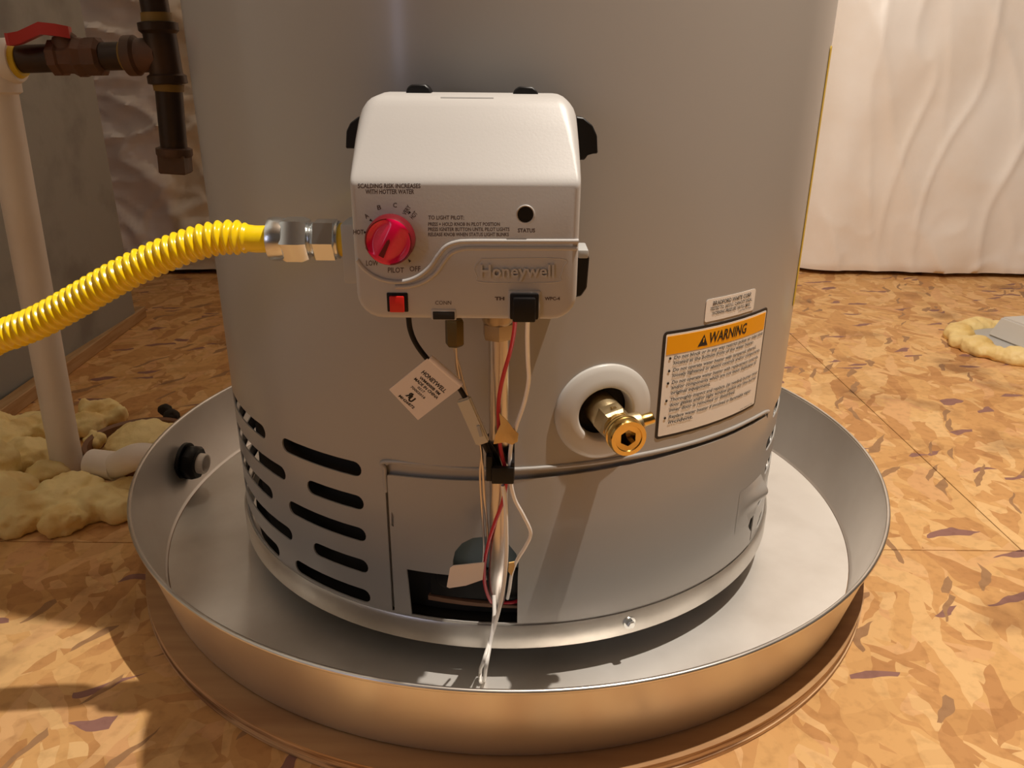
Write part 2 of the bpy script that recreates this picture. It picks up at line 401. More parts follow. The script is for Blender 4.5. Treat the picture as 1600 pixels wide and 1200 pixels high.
# ---- pine strip along the left wall
st = new(); a = Vector((-.7005, .21, 0)); b_ = Vector((-.7315, .745, 0)); d = (b_ - a).normalized(); pn = Vector((-d.y, d.x, 0))
a2 = a - d * 1.2; L = []
for q in (a2, b_):
    L.append([q, q + pn * .021, q + pn * .021 + Vector((0, 0, .021)), q + Vector((0, 0, .021))])
rings(st, L, cap0=True, cap1=True)
bmesh.ops.bevel(st, geom=st.edges[:], offset=.0012, segments=1, affect='EDGES')
tag(obj('wood_strip', st, BATTEN), 'thin pine strip lying on the floor along the foot of the grey wall', 'wood strip')

# ================================================================== PLYWOOD DISC + PAN
DR = .3697; PZ = .0127
dt = thing('plywood_disc', 'round plywood base board on the floor under the metal pan', 'board', (0, 0, 0))
obj('top_ply', ring_lathe(new(), [(.01, .0112), (DR - .0008, .0112), (DR - .0008, PZ - .0002), (.01, PZ - .0002)], n=160), PLY, dt)
obj('core_ply', ring_lathe(new(), [(.01, .0042), (DR - .0010, .0042), (DR - .0010, .0110), (.01, .0110)], n=160), PLY_EDGE, dt)
obj('bottom_ply', ring_lathe(new(), [(.01, .0004), (DR, .0004), (DR, .0040), (.01, .0040)], n=160), PLY_EDGE, dt)
PC = Vector((.0033, .0118, 0))
pt = thing('drain_pan', 'round shallow aluminium drain pan under the water heater', 'pan', PC + Vector((0, 0, PZ)))
Rb, Rt, HT = .3608, .3793, .0896
obj('pan_wall', ring_lathe(new(), [(Rb - .004, PZ + .0012), (Rb - .0012, PZ + .0008), (Rb, PZ + .003), (Rt - .001, HT - .002), (Rt - .0022, HT - .0022), (Rb - .0012, PZ + .0036), (Rb - .003, PZ + .0022)], PC, n=200), PANM, pt, 60)
rp = [(Rt - .0004 + .0019 * cos(t * pi / 5), HT - .0012 + .0019 * sin(t * pi / 5)) for t in range(10)]
obj('rolled_rim', ring_lathe(new(), rp, PC, n=200), GALV, pt, 70)
fl_ = new(); nr, na = 36, 160; L = []
for i in range(nr + 1):
    r = .004 + (Rb - .0045 - .004) * i / nr
    L.append([PC + Vector((r * cos(2 * pi * k / na), r * sin(2 * pi * k / na), PZ + .0012 + .0009 * noise.noise(Vector((r * cos(2 * pi * k / na) * 9, r * sin(2 * pi * k / na) * 9, 1))))) for k in range(na)])
rings(fl_, L, cap0=True); obj('pan_floor', fl_, PANF, pt, 70)
# drain fitting through the pan's left wall
dc = Vector((-.357, .020, .050)); da = Vector((1, -.10, -.06)).normalized()
df = thing('drain_fitting', 'black drain fitting with white pipe end in the left side of the pan', 'fitting', dc)
obj('locknut', ring_lathe(new(), [(.0095, -.001), (.0185, -.001), (.0195, .002), (.0195, .009), (.0170, .0125), (.0095, .0125)], dc, da, 8), BLACK, df, 40)
obj('washer', ring_lathe(new(), [(.010, -.006), (.0215, -.006), (.0215, -.002), (.010, -.002)], dc, da, 40), BLACK, df)
obj('pipe_end', ring_lathe(new(), [(.0085, -.028), (.0115, -.028), (.0115, .0185), (.0105, .0200), (.0092, .0200), (.0085, .0185)], dc, da, 40), PVC, df, 50)
q1 = dc - da * .030; q2 = Vector((-.486, .052, .030))
dp = thing('drain_pipe', 'white plastic pipe lying in the yellow foam beside the pan', 'pipe', q2)
sp = spline([q1, q1 - da * .03, q2 + Vector((.03, -.008, .002)), q2], 8)
obj('pipe_body', sweep(new(), sp, .0150, 24), PVC, dp, 50)
obj('pipe_socket', sweep(new(), [sp[-1], sp[-1] + (sp[-1] - sp[-2]).normalized() * -.035], .0172, 24), PVC, dp, 50)

# ================================================================== WATER HEATER
wh = thing('water_heater', 'tall light grey cylindrical gas water heater standing in the pan', 'water heater', (0, 0, .0139))
JB, JT = .062, 1.46
def slot(a0, a1, z, h=.0062):
    r = h / K; n = 8; out = []
    for k in range(n + 1): t = rad(-90 + 180 * k / n); out.append((a1 - r + r * cos(t), z + h * sin(t)))
    for k in range(n + 1): t = rad(90 + 180 * k / n); out.append((a0 + r + r * cos(t), z + h * sin(t)))
    return out
rows = [.1845, .1560, .1278, .0990, .0710]
holes = []
for i, z in enumerate(rows):
    lo = i % 2 == 0
    holes.append(slot(-40.8 if lo else -35.0, -23.0, z))
    holes.append(slot(-66.0, -46.2 if lo else -40.8, z))
    holes.append(slot(60.0 if lo else 58.0, 78.0, z)); holes.append(slot(84, 106, z)); holes.append(slot(-106, -70, z))
DL, DRR, DTOP = -18.9, 56.0, .1965
door_hole = [(DL, JB + .002), (DRR, JB + .002), (DRR, .1895), (DRR - 1.5, DTOP), (DL + 1.0, DTOP), (DL, DTOP - .003)]
door_hole = [(DL, JB + .0025), (DRR, JB + .0025), (DRR, .192), (54.5, DTOP - .001), (45, DTOP + .001), (30, DTOP + .0025), (10, DTOP + .001), (-2, DTOP - .001), (DL + 1, DTOP - .002), (DL, DTOP - .005)]
drain_a, drain_z = 14.9, .2392
drain_hole = [(drain_a + .020 / K * cos(2 * pi * k / 28), drain_z + .020 * sin(2 * pi * k / 28)) for k in range(28)]
jk = shell('jacket', [(-180, JB), (180, JB), (180, .60), (-180, .60)], holes + [door_hole[::-1], drain_hole], TR, PAINT, wh, .0012)
obj('upper_jacket', lathe(new(), [(TR, .60), (TR, JT - .004), (TR - .004, JT), (.001, JT + .004)], n=120, caps=False), PAINT, wh, 40)
obj('inner_tank', lathe(new(), [(.2540, .0625), (.2540, .62)], n=120, caps=True), INNER_SHADE, wh, 50)
obj('base_ring', ring_lathe(new(), [(.2675, .0628), (.2700, .0628), (.2712, .0632), (.2730, .0600), (.2732, .0432), (.2716, .0424), (.2675, .0424)], n=160), GALV, wh, 40)
obj('base_plate', lathe(new(), [(.262, .046), (.262, .060)], n=80), INNER_SHADE, wh)
for k in range(3):
    a = rad(90 + 120 * k); c = Vector((.20 * cos(a), .20 * sin(a), 0))
    obj('foot', lathe(new(), [(.017, PZ + .0016), (.017, .047)], c, n=20), GALV, wh)
bp_ = cyl(21.4, .0545, .2732); bn = Vector((sin(rad(21.4)), -cos(rad(21.4)), 0))
bb = lathe(new(), [(.0052, 0), (.0052, .0015)], bp_, bn, 20); lathe(bb, [(.0036, .0015), (.0036, .0042), (.0028, .005)], bp_, bn, 6)
obj('ring_screw', bb, ZINC, wh, 30)
# bead above the door opening
bead = [cyl(a, z + .0012, TR + .0002) for a, z in [(DL + .2, .170), (DL + .2, .188), (DL + 1.2, .1955), (-2, .1965), (10, .1985), (20, .2000), (30, .2000), (40, .1995), (47, .1982), (53.0, .1955), (55.6, .1925)]]
obj('opening_bead', sweep(new(), spline(bead, 6), .0016, 8), PAINT, wh, 60)
shell('opening_flange', [(DL - .3, .066), (-16.4, .066), (-16.4, .178), (53, .180), (53, .070), (DRR + .3, .070), (DRR + .3, .198), (45, .2000), (30, .2015), (10, .2000), (-2, .1985), (DL - .3, .198)], [], TR - .0026, PAINT, wh, .001)
# access cover with its cut-out
cover = [(-18.3, .0655), (-15.3, .0655), (-15.8, .1070), (-8.0, .1070), (-8.0, .119)]
for k in range(9): t = rad(180 - 22.5 * k); cover.append((-2.8 + 5.2 * cos(t), .1195 + .0235 * sin(t)))
cover += [(2.3, .1070), (2.3, .0655), (54.6, .0655), (54.6, .078), (52.4, .088), (54.8, .101), (55.4, .165), (55.0, .1885), (54, .1925), (45, .1955), (30, .1965), (18, .1948), (10, .1925), (0, .1895), (-17.5, .1862), (-18.3, .1855)]
cov_hole = [(-18.0 + x, .1485 + z) for x, z in [(0, -.005), (.35, -.006), (.45, .004), (.1, .007)]]
cv = shell('access_cover', cover, [cov_hole], TR + .0012, PAINT, wh, .0016, 2.0)
# pressed finger tab at the right end of the cover
bm = new(); n = 18; vs = []
for i in range(n + 1):
    c = []
    for j in range(n + 1):
        u = i / n; v = j / n; a = 46.5 + 9.2 * u; z = .094 + .040 * v
        b = math.exp(-((v - .62) / .24) ** 2) * max(0, (u - .08) / .92) ** 1.2 * .0085
        if u < .08 or v in (0, 1): b = 0
        c.append(bm.verts.new(cyl(a, z, TR + .00135 + b)))
    vs.append(c)
for i in range(n):
    for j in range(n): bm.faces.new((vs[i][j], vs[i + 1][j], vs[i + 1][j + 1], vs[i][j + 1]))
obj('finger_tab', bm, PAINT, wh, 60)
# what shows through the cut-out
idr = shell('inner_door', rrect(-12.2, .083, 14, .172, .010, 5), [], .2565, BLUEG, wh, .004)
shell('inner_door_gasket', rrect(-12.6, .079, 15, .106, .006, 5), [], .2600, BLACK, wh, .004)
shell('rust_lip', [(-13, .0745), (6, .0715), (6, .0735), (-13, .0785)], [], .2615, RUST, wh, .004)
bm = new(); lathe(bm, [(.0085, 0), (.0085, .004), (.006, .005)], cyl(-9.4, .098, .2600), cyl(-9.4, 0, 1), 20); obj('gasket_bolt', bm, BLACK, wh)
tube('burner_lead', [cyl(2.8, .080, .262), cyl(1.4, .0795, .264), cyl(-.5, .078, .262)], .0013, WRED, wh)

# ---- labels on the tank
LB = wh
def onjac(off): return lambda s, z: cyl(s / K, z, TR + off)
A0, A1, Z0, Z1 = 23.9, 48.1, .2112, .2932
wl = shell('warning_label', rrect(A0, Z0, A1, Z1, .8, 1), [], TR + .0004, INK, wh, .0003)
# corners rounded in metres
def rr_deg(a0, z0, a1, z1, r):
    return [(x / K, y) for x, y in rrect(a0 * K, z0, a1 * K, z1, r, 5)]
wl.data = shell('tmp', rr_deg(A0, Z0, A1, Z1, .003), [], TR + .0004, INK, wh, .0003).data
for o in [o for o in COL.objects if o.name.startswith('tmp')]: bpy.data.objects.remove(o)
B = .0021 / K
def on_label(name, poly, off, m, th=.0002):
    o = shell(name, poly, [], TR + off, m, wh, th); o.parent = wl; return o
on_label('label_paper', rr_deg(A0 + B, Z0 + .0021, A1 - B, Z1 - .0021, .0012), .0006, PAPER)
hz = Z1 - .0021 - .0014
on_label('label_header', rr_deg(A0 + B * 1.5, hz - .0135, A1 - B * 1.5, hz, .0003), .0008, ORANGE)
s0, s1 = A0 * K, A1 * K; w_ = s1 - s0
def lx(t): return s0 + w_ * t
it = [('WARNING', lx(.365), lx(.735), hz - .0104, .0078, dict(bold=.018, shear=.12))]
tx = .125
lines = [('Do not block or in any way restrict jacket air inlet slots', .088, .965), ('located at the bottom front of the water heater.', .088, .85), None,
         ('Do not operate water heater with tampered, altered,', .088, .89), ('loosely tightened or absent controls and/or components.', .088, .955), None,
         ('Do not operate water heater with replacement controls', .088, .935), ('and/or components which are not exact duplicates of', .088, .925), ('original equipment.', .088, .42), None,
         ('Thoroughly inspect and replace, (as needed) burner inner', .088, .965), ('door gasket and/or sight window gasket any time burner', .088, .955), ('inner door is removed or disturbed.', .088, .69), None,
         ('Replace water heater if involved in flammable vapor', .088, .90), ('incident.', .088, .29)]
zz = hz - .0135 - .0040; bullets = []; first = True
for ln in lines:
    if ln is None: zz += -.0012; first = True; continue
    if first: bullets.append(zz + .0010); first = False
    it.append((ln[0], lx(ln[1]), lx(ln[2]), zz, .0026, dict(bold=.012, shear=.15))); zz -= .0041
it.append(('238-48068-00A', lx(.78), lx(.95), Z0 + .0032, .0009))
lt = lettering('lettering', it, INK, wh, onjac(.00095)); lt.parent = wl
for bz in bullets:
    o = shell('bullet', [(A0 + 1.45 + .0010 / K * cos(2 * pi * k / 10), bz + .0010 * sin(2 * pi * k / 10)) for k in range(10)], [], TR + .00095, INK, wh, .0001); o.parent = wl
ta = lx(.315) / K
tri = [(ta - .0052 / K, hz - .0115), (ta + .0042 / K, hz - .0115), (ta + .0003 / K, hz - .0030)]
o = shell('hazard_triangle', tri, [], TR + .0009, INK, wh, .0001); o.parent = wl
o = shell('exclamation', [(ta - .0007 / K, hz - .0088), (ta + .0002 / K, hz - .0088), (ta + .0006 / K, hz - .0055), (ta - .0004 / K, hz - .0055)], [], TR + .0011, ORANGE, wh, .0001); o.parent = wl
R0, R1, RZ0, RZ1 = 31.4, 43.2, .2955, .3120
rl = shell('rating_label', rr_deg(R0, RZ0, R1, RZ1, .002), [], TR + .0004, PAPER, wh, .0003)
r0, rw = R0 * K, (R1 - R0) * K
lt = lettering('lettering', [('BRADFORD WHITE CORP.', r0 + rw * .12, r0 + rw * .90, RZ1 - .0050, .0031, dict(bold=.01)),
    ('TESTED TO: 300 P.S.I. CAPACITY 50GAL.', r0 + rw * .08, r0 + rw * .93, RZ1 - .0086, .0024, dict(bold=.01)),
    ('WORKING PRESSURE 150 P.S.I. MAX.', r0 + rw * .12, r0 + rw * .90, RZ1 - .0121, .0024, dict(bold=.01)),
    ('238-44206-00A', r0 + rw * .64, r0 + rw * .93, RZ1 - .0143, .0011)], INK, wh, onjac(.0006)); lt.parent = rl
shell('energy_label', rr_deg(64.8, .275, 108, .48, .003), [], TR + .0006, TAPE_Y, wh, .0004)['label'] = 'yellow label at the right edge of the tank'

# ================================================================== DRAIN VALVE
vn = Vector((sin(rad(drain_a)), -cos(rad(drain_a)), 0)); vt = Vector((cos(rad(drain_a)), sin(rad(drain_a)), 0)); vo = cyl(drain_a, drain_z, TR)
dv = thing('drain_valve', 'brass drain valve on a white collar left of the warning label', 'valve', vo)
bm = new()                                              # collar hugging the curve of the jacket
L = []
for r, h in [(.0355, -.001), (.0355, .0012), (.0347, .0022), (.031, .0036), (.026, .0050), (.0210, .0060), (.0200, .0056), (.0192, .0035), (.0190, -.006)]:
    l = []
    for k in range(72):
        t = 2 * pi * k / 72; s = r * cos(t); z = r * sin(t); a = s / TR
        l.append(Vector((0, 0, z + drain_z)) + Vector((sin(rad(drain_a) + a), -cos(rad(drain_a) + a), 0)) * (TR + h))
    L.append(l)
rings(bm, L); obj('collar', bm, WHITEP, dv, 50)
hole_back = lathe(new(), [(.0195, -.012), (.0195, -.011)], vo, vn, 32); obj('insulation_recess', hole_back, INNER_SHADE, dv)
obj('shank', lathe(new(), [(.0115, -.011), (.0115, .012), (.0105, .0135), (.0105, .022)], vo, vn, 32), BRASS_C, dv, 40)
obj('hex_body', lathe(new(), [(.0118, .0120), (.0128, .0130), (.0128, .0245), (.0112, .0270)], vo, vn, 6, rot=.25), BRASS_C, dv, 25)
bm = lathe(new(), [(.0098, .024), (.0105, .030), (.0120, .033), (.0128, .036), (.0128, .0375), (.0121, .0380), (.0128, .0388), (.0121, .0396), (.0128, .0404), (.0128, .0440), (.0120, .0454), (.0092, .0454), (.0086, .0440)], vo, vn, 48, caps=False)
obj('hose_thread', bm, BRASS, dv, 40)
a_, u_, w__ = frame(vn)
bm = new(); L = []
for rad_, h, nn in ((.0090, .0444, 48), (.0052, .0440, 48), (.0052, .0330, 48)):
    l = []
    for k in range(48):
        t = 2 * pi * k / 48; r = rad_
        if rad_ < .006: seg = (t + .5) % (pi / 3) - pi / 6; r = rad_ * cos(pi / 6) / cos(seg) * 1.12
        l.append(vo + vn * h + (u_ * cos(t) + w__ * sin(t)) * r)
    L.append(l)
rings(bm, L); obj('end_face', bm, BRASS, dv, 30)
obj('bore', lathe(new(), [(.0056, .0332), (.0056, .0342)], vo, vn, 24), INNER_SHADE, dv)
sd = (vt * .93 + Vector((0, 0, .30)) + vn * .12).normalized(); so = vo + vn * .0290
obj('stem_boss', lathe(new(), [(.0080, .002), (.0076, .010), (.0068, .0150), (.0062, .0160)], so, sd, 24), BRASS_C, dv, 40)
bm = lathe(new(), [(.0043, .014), (.0043, .0230), (.0037, .0238)], so, sd, 24); obj('stem', bm, BRASS, dv, 40)
c = so + sd * .0236; bm = new(); aa, uu, ww = frame(sd)
L = [[c + aa * h + uu * sx * .0034 + ww * sy * .0008 for sx, sy in ((-1, -1), (1, -1), (1, 1), (-1, 1))] for h in (-.001, .0004)]
rings(bm, L, cap0=True, cap1=True); obj('screw_slot', bm, INNER_SHADE, dv)
mm = vo + vn * .0198 + Vector((0, 0, .0112))
def onhex(x, y): return mm + vt * x + vn * (-y) * .9 + Vector((0, 0, .0004 - abs(x) * .0))
lettering('casting_mark', [('EF', -.0035, .0025, -.002, .0036, dict(bold=.03))], BRASS, dv, onhex)

# ================================================================== GAS CONTROL
gc = thing('gas_control_valve', 'white gas control box with red dial on the front of the tank', 'gas valve', (-.0195, -.275, .333))
CX = -.0195; FY = -.3560
def slice_(y, zb, zt, hw, rt, rb, n=6):
    out = []
    for cx, cz, r, a0 in ((CX + hw - rt, zt - rt, rt, 0), (CX - hw + rt, zt - rt, rt, 90), (CX - hw + rb, zb + rb, rb, 180), (CX + hw - rb, zb + rb, rb, 270)):
        for k in range(n + 1): a = rad(a0 + 90 * k / n); out.append(Vector((cx + r * cos(a), y, cz + r * sin(a))))
    return out
SL = [(-.3560, .3372, .4046, .0562, .0015, .0105), (-.3557, .3358, .4056, .0574, .0018, .0120), (-.3550, .3347, .4068, .0582, .0022, .0130), (-.3536, .3342, .4086, .0587, .0026, .0135),
      (-.3515, .3340, .4110, .0588, .0030, .0135), (-.3440, .3338, .4192, .0587, .0045, .0135), (-.3350, .3336, .4302, .0584, .0070, .0135), (-.3260, .3335, .4408, .0580, .0100, .0135),
      (-.3235, .3335, .4434, .0579, .0110, .0135), (-.3210, .3335, .4452, .0578, .0115, .0135), (-.3160, .3335, .4466, .0578, .0120, .0135), (-.2900, .3335, .4476, .0578, .0120, .0135)]
bm = new(); rings(bm, [slice_(*s) for s in SL], cap0=True, cap1=True)
obj('housing', bm, BOX, gc, 60)
def F(u, v, off=0.0): return atY(u, v, FY - off)
def Fp(off):
    """print mapper: local photo-face pixels -> front face"""
    return lambda x, y: atY(x, -y, FY - off)
ridge1 = [(904, 377), (820, 377), (735, 377), (712, 379), (696, 386), (684, 400), (672, 417), (655, 431), (635, 439), (615, 440), (590, 434), (569, 420), (558, 406)]
ridge2 = [(902, 388), (820, 388), (738, 388), (718, 390), (704, 396), (693, 409), (681, 426), (662, 440), (640, 447), (618, 448)]
for rr_ in (ridge1, ridge2):
    tube('moulded_ridge', [F(u, v, -.0001) for u, v in rr_], .00125, BOX, gc, 6, 8)
# seam slot at top, logo frame
tube('top_seam', [Vector((x, -.3205, .4453 + .0001)) for x in (-.034, -.02, -.006)], .0005, GREYP, gc, 4, 6)
lf = [(752, 404), (876, 404), (880, 418), (876, 432), (866, 441), (756, 441), (746, 432), (742, 418), (752, 404)]
tube('logo_frame', [F(u, v, -.0003) for u, v in lf], .00055, BOX, gc, 5, 6)
# raised lettering of the maker
V, Fc = glyphs('Honeywell', .02)
a = min(v[0] for v in V); b = max(v[0] for v in V)
bm = new(); vv = []
for off in (0.0, .0013): vv.append([bm.verts.new(atY(750 + (x - a) / (b - a) * 116, 433 - y / .72 * 20, FY - off)) for x, y in V])
cnt = {}
for f in Fc:
    bm.faces.new([vv[1][i] for i in f])
    for i in range(len(f)): e = (f[i], f[(i + 1) % len(f)]); cnt[e] = 1
for (i, j) in cnt:
    if (j, i) not in cnt: bm.faces.new((vv[1][i], vv[1][j], vv[0][j], vv[0][i]))
obj('maker_lettering', bm, BOX, gc, 20)
I = [('SCALDING RISK INCREASES', 559, 657, -294, 7, dict(bold=.02)), ('WITH HOTTER WATER', 571, 647, -303, 7, dict(bold=.02)),
     ('HOT', 552, 568, -366, 7, dict(bold=.02)), ('LOW', 572, 591, -415, 8, dict(bold=.01)), ('PILOT', 606, 631, -426, 8, dict(bold=.01)), ('OFF', 640, 657, -424, 8, dict(bold=.01)),
     ('A', 572, 578, -342, 7, dict(rot=35, bold=.02)), ('B', 590, 596, -328, 7, dict(rot=10, bold=.02)), ('C', 614, 620, -324, 7, dict(bold=.02)),
     ('VERY', 634, 650, -337, 7, dict(rot=58, bold=.02)), ('HOT', 645, 657, -343, 7, dict(rot=48, bold=.02)),
     ('TO LIGHT PILOT:', 669, 725, -343, 6, dict(bold=.02)), ('PRESS + HOLD KNOB IN PILOT POSITION', 669, 781, -353, 5.5, dict(bold=.02)),
     ('PRESS IGNITER BUTTON UNTIL PILOT LIGHTS', 669, 796, -361, 5.5, dict(bold=.02)), ('RELEASE KNOB WHEN STATUS LIGHT BLINKS', 669, 795, -369, 5.5, dict(bold=.02)),
     ('STATUS', 809, 836, -363, 6, dict(bold=.03)), ('TH', 773, 788, -469, 5, dict(bold=.05)), ('WPC-4', 851, 875, -469, 5, dict(bold=.03)), ('CONN', 680, 705, -476, 6)]
for nm, sl in (('scalding_notice', I[0:2]), ('dial_lettering', I[2:8] + I[8:11]), ('pilot_instructions', I[11:15]), ('status_lettering', I[15:16]), ('left_socket_lettering', I[16:17]), ('right_socket_lettering', I[17:18]), ('outlet_lettering', I[18:19])):
    lettering(nm, sl, INKG, gc, Fp(.00012))
# dial ticks
def tick(u, v, ang, l=4.5, w=1.2):
    return [(u + cos(ang + t) * q, v + sin(ang + t) * q) for t, q in ((0, l), (2.2, w * 2), (-2.2, w * 2))]
bm = new()
for u, v, an in ((570, 363, 0), (596, 408, -1), (614, 411, -1.6), (640, 408, -2.2), (579, 344, .6), (640, 332, 2.3), (573, 388, -.4)):
    bm.faces.new([bm.verts.new(F(x, y, .00015)) for x, y in tick(u, v, an)])
obj('dial_mark', bm, INK, gc, 0)
# status hole
bm = ring_lathe(new(), [(.0040, -.004), (.0049, -.004), (.0049, .0003), (.0046, .0006), (.0041, .0003)], atY(821, 335, FY), (0, -1, 0), 40); obj('status_bezel', bm, BOX, gc, 40)
obj('status_window', lathe(new(), [(.0042, -.002), (.0042, .00025)], atY(821, 334.5, FY), (0, -1, 0), 32), BLACK, gc)
# dial
kc = atY(611.5, 372, FY); ko = Vector((0, -1, 0))
kn = obj('dial', lathe(new(), [(.0122, .0), (.0126, .0005), (.0124, .0085), (.0117, .0102), (.0112, .0102)], kc, ko, 64, caps=False), REDD, gc, 40)
bm = new(); L = []; dr = Vector((cos(rad(242)), 0, sin(rad(242)))); dp2 = Vector((-dr.z, 0, dr.x))
for i in range(15):
    r = .0117 * (14 - i) / 14 + .00005; l = []
    for k in range(48):
        t = 2 * pi * k / 48; p = Vector((cos(t) * r, 0, sin(t) * r)); s = abs(p.dot(dp2)); e = r / .0117
        h = .0102 + .0016 * sqrt(max(0, 1 - e * e))
        g = min(1, max(0, (s - .0012) / .0075)); g = g * g * (3 - 2 * g); rim_ = min(1, max(0, (1 - e) / .25))
        h -= .0030 * g * rim_; l.append(kc + p + ko * h)
    L.append(l)
rings(bm, L, cap1=True); obj('dial_face', bm, RED, gc, 60)
bm = new(); pa, pb = -.0006, .0082; L = []
for h in (.0112, .0122):
    L.append([kc + dr * x + dp2 * y + ko * h for x, y in ((pa, -.0008), (pb, -.0014), (pb, .0014), (pa, .0008), (pa - .0012, 0))])
rings(bm, L, cap0=True, cap1=True); obj('pointer', bm, REDD, gc)
# igniter button in its black recess
def face_box(u0, v0, u1, v1, d0, d1, m, name, bev=.0006):
    p = F(u0, v1); q = F(u1, v0); return obj(name, box(new(), (p.x, FY - d1, p.z), (q.x, FY - d0, q.z), bev), m, gc)
face_box(605.5, 457.5, 637, 487, -.004, .0006, BLACK, 'button_recess')
face_box(610, 462, 631.5, 486.5, 0, .0022, REDB, 'igniter_button')
# notch for the pilot nut and the connector socket frame
face_box(674, 483, 713, 500, -.006, .0005, BOX, 'notch_lip', .0008)
face_box(676.5, 486.5, 710.5, 499, -.004, .0009, INNER_SHADE, 'notch')
face_box(794, 454, 845, 498, -.004, .0012, BOX, 'socket_frame', .0010)
face_box(796.5, 457, 842, 497.5, -.004, .0030, BLACK, 'plug_socket', .0012)
face_box(801, 462, 837, 499, 0, .0062, BLACK, 'plug', .0012)
# mounting bracket behind
bm = new(); box(bm, (CX - .0600, -.292, .337), (CX + .0600, -.268, .4340), .004); obj('bracket', bm, BLACK, gc)
def tab(uv, y0=-.300, th=.012):
    bm = new(); f = [bm.verts.new(atY(u, v, y0)) for u, v in uv]; b = [bm.verts.new(w.co + Vector((0, th, 0))) for w in f]
    bm.faces.new(f); bm.faces.new(b[::-1]); n = len(f)
    for i in range(n): bm.faces.new((f[i], f[(i + 1) % n], b[(i + 1) % n], b[i]))
    bmesh.ops.bevel(bm, geom=bm.edges[:], offset=.0006, segments=1, affect='EDGES'); obj('bracket_tab', bm, BLACK, gc)
tab([(540, 232), (541, 205), (547, 192), (560, 182), (575, 182), (570, 232)])
tab([(900, 182), (912, 184), (926, 196), (933, 212), (934, 240), (917, 241), (914, 250), (900, 250)])
tab([(633, 150), (636, 137), (642, 132), (664, 132), (671, 138), (675, 150)])
tab([(799, 152), (804, 140), (812, 135), (832, 136), (839, 142), (844, 154)])
tab([(900, 395), (915, 393), (921, 402), (917, 450), (908, 463), (893, 466)], -.318, .02)
bm = new(); p = atY(903, 404, -.322); q = atY(920, 391, -.322); box(bm, (p.x, -.322, p.z), (q.x, -.300, q.z), .001); obj('side_cap', bm, GREYP, gc)

# ---- inlet: boss, nipple and flare fittings on the left
GY = -.300; gz = atY(483, 374, GY).z
gx = lambda u: atY(u, 374, GY).x
g0 = CX - .0575
bm = new(); box(bm, (gx(540), GY - .013, gz - .0235), (g0 + .012, GY + .013, gz + .0115), .0018); obj('inlet_boss', bm, GREYP, gc)
ft = thing('gas_fitting', 'zinc plated flare nuts between the yellow hose and the control box', 'fitting', (gx(500), GY, gz))
ax = Vector((1, 0, 0)); O = Vector((0, GY, gz))
obj('nipple', lathe(new(), [(.0098, gx(531)), (.0098, gx(541))], O, ax, 32), TAPE_Y, ft)
obj('washer_ring', lathe(new(), [(.0104, gx(526)), (.0112, gx(527.5)), (.0112, gx(531)), (.0100, gx(533))], O, ax, 40), ZINC, ft, 40)
obj('adapter_nut', lathe(new(), [(.0112, gx(491)), (.0127, gx(495)), (.0127, gx(525)), (.0112, gx(528))], O, ax, 6, rot=.02), ZINC, ft, 25)
th_ = [(.0094 + (.0008 if k % 2 else 0), gx(482) + k * .00055) for k in range(12)]
obj('thread', lathe(new(), th_, O, ax, 40), ZINC, ft, 30)
obj('flare_nut', lathe(new(), [(.0128, gx(444)), (.0138, gx(449)), (.0138, gx(474)), (.0122, gx(484))], O, ax, 6, rot=.04), ZINC, ft, 25)
obj('nut_collar', lathe(new(), [(.0106, gx(421)), (.0124, gx(423)), (.0128, gx(428)), (.0128, gx(440)), (.0122, gx(447))], O, ax, 48), ZINC, ft, 30)

# ---- yellow corrugated hose
hp = [(gx(424), GY, gz)] + [tuple(atY(u, v, y)) for u, v, y in [(400, 373.5, -.300), (385, 372, -.300), (350, 371, -.300), (315, 377.5, -.301), (275, 391, -.302), (235, 408, -.303), (192, 429, -.305), (150, 453, -.306), (105, 479, -.307), (60, 503, -.308), (20, 519, -.308), (0, 525, -.308)]]
hp += [(-.340, -.305, .292), (-.40, -.275, .283), (-.47, -.20, .285), (-.535, -.10, .32), (-.585, -.03, .38), (-.60, .03, .44), (-.60, .075, .463)]
HP = resample(spline(hp, 14), .00052); per = .0050
def hr(i):
    s = i * .00052
    if s < .0135: return .0080
    k = min(1, (s - .0135) / .004)
    return .0080 + k * (.00125 + .00115 * cos(2 * pi * s / per) * 1.0)
ho = thing('gas_hose', 'yellow corrugated flexible gas hose curving in from the left', 'hose', HP[0])
obj('corrugated_tube', sweep(new(), HP, .008, 24, rfun=hr), YEL, ho, 80)

# ================================================================== PIPES AND WIRES BELOW THE CONTROL
TY = -.308
bt = thing('burner_tube', 'shiny metal gas tube running straight down from the control box', 'tube', atY(779, 512, TY))
tp = [atY(779, 500, TY), atY(779.5, 560, TY), atY(779.5, 640, TY), atY(780, 740, TY), atY(780, 800, TY), atY(779, 860, TY + .004), atY(777, 900, TY + .012), atY(776, 930, TY + .030), atY(776, 938, TY + .060)]
tube('tube', tp, .0064, CHROME, bt, 10, 28)
n0 = atY(778, 508, TY)
obj('tube_nut', lathe(new(), [(.0092, -.008), (.0098, -.006), (.0098, .0015), (.0086, .003)], n0, (0, 0, 1), 6, rot=.1), DULLN, bt, 25)
obj('outlet_boss', lathe(new(), [(.0086, .0015), (.0098, .004), (.0098, .012)], n0, (0, 0, 1), 32), DULLN, bt, 30)
PY = -.322
pn_ = atY(710.5, 540, PY); pl = thing('pilot_tube', 'thin metal pilot tube hanging from a hex brass nut', 'tube', pn_)
obj('hex_nut', lathe(new(), [(.0046, 0), (.0056, .0012), (.0056, .0150), (.0050, .0165)], pn_, (0, 0, 1), 6, rot=.3), BRASS_D, pl, 25)
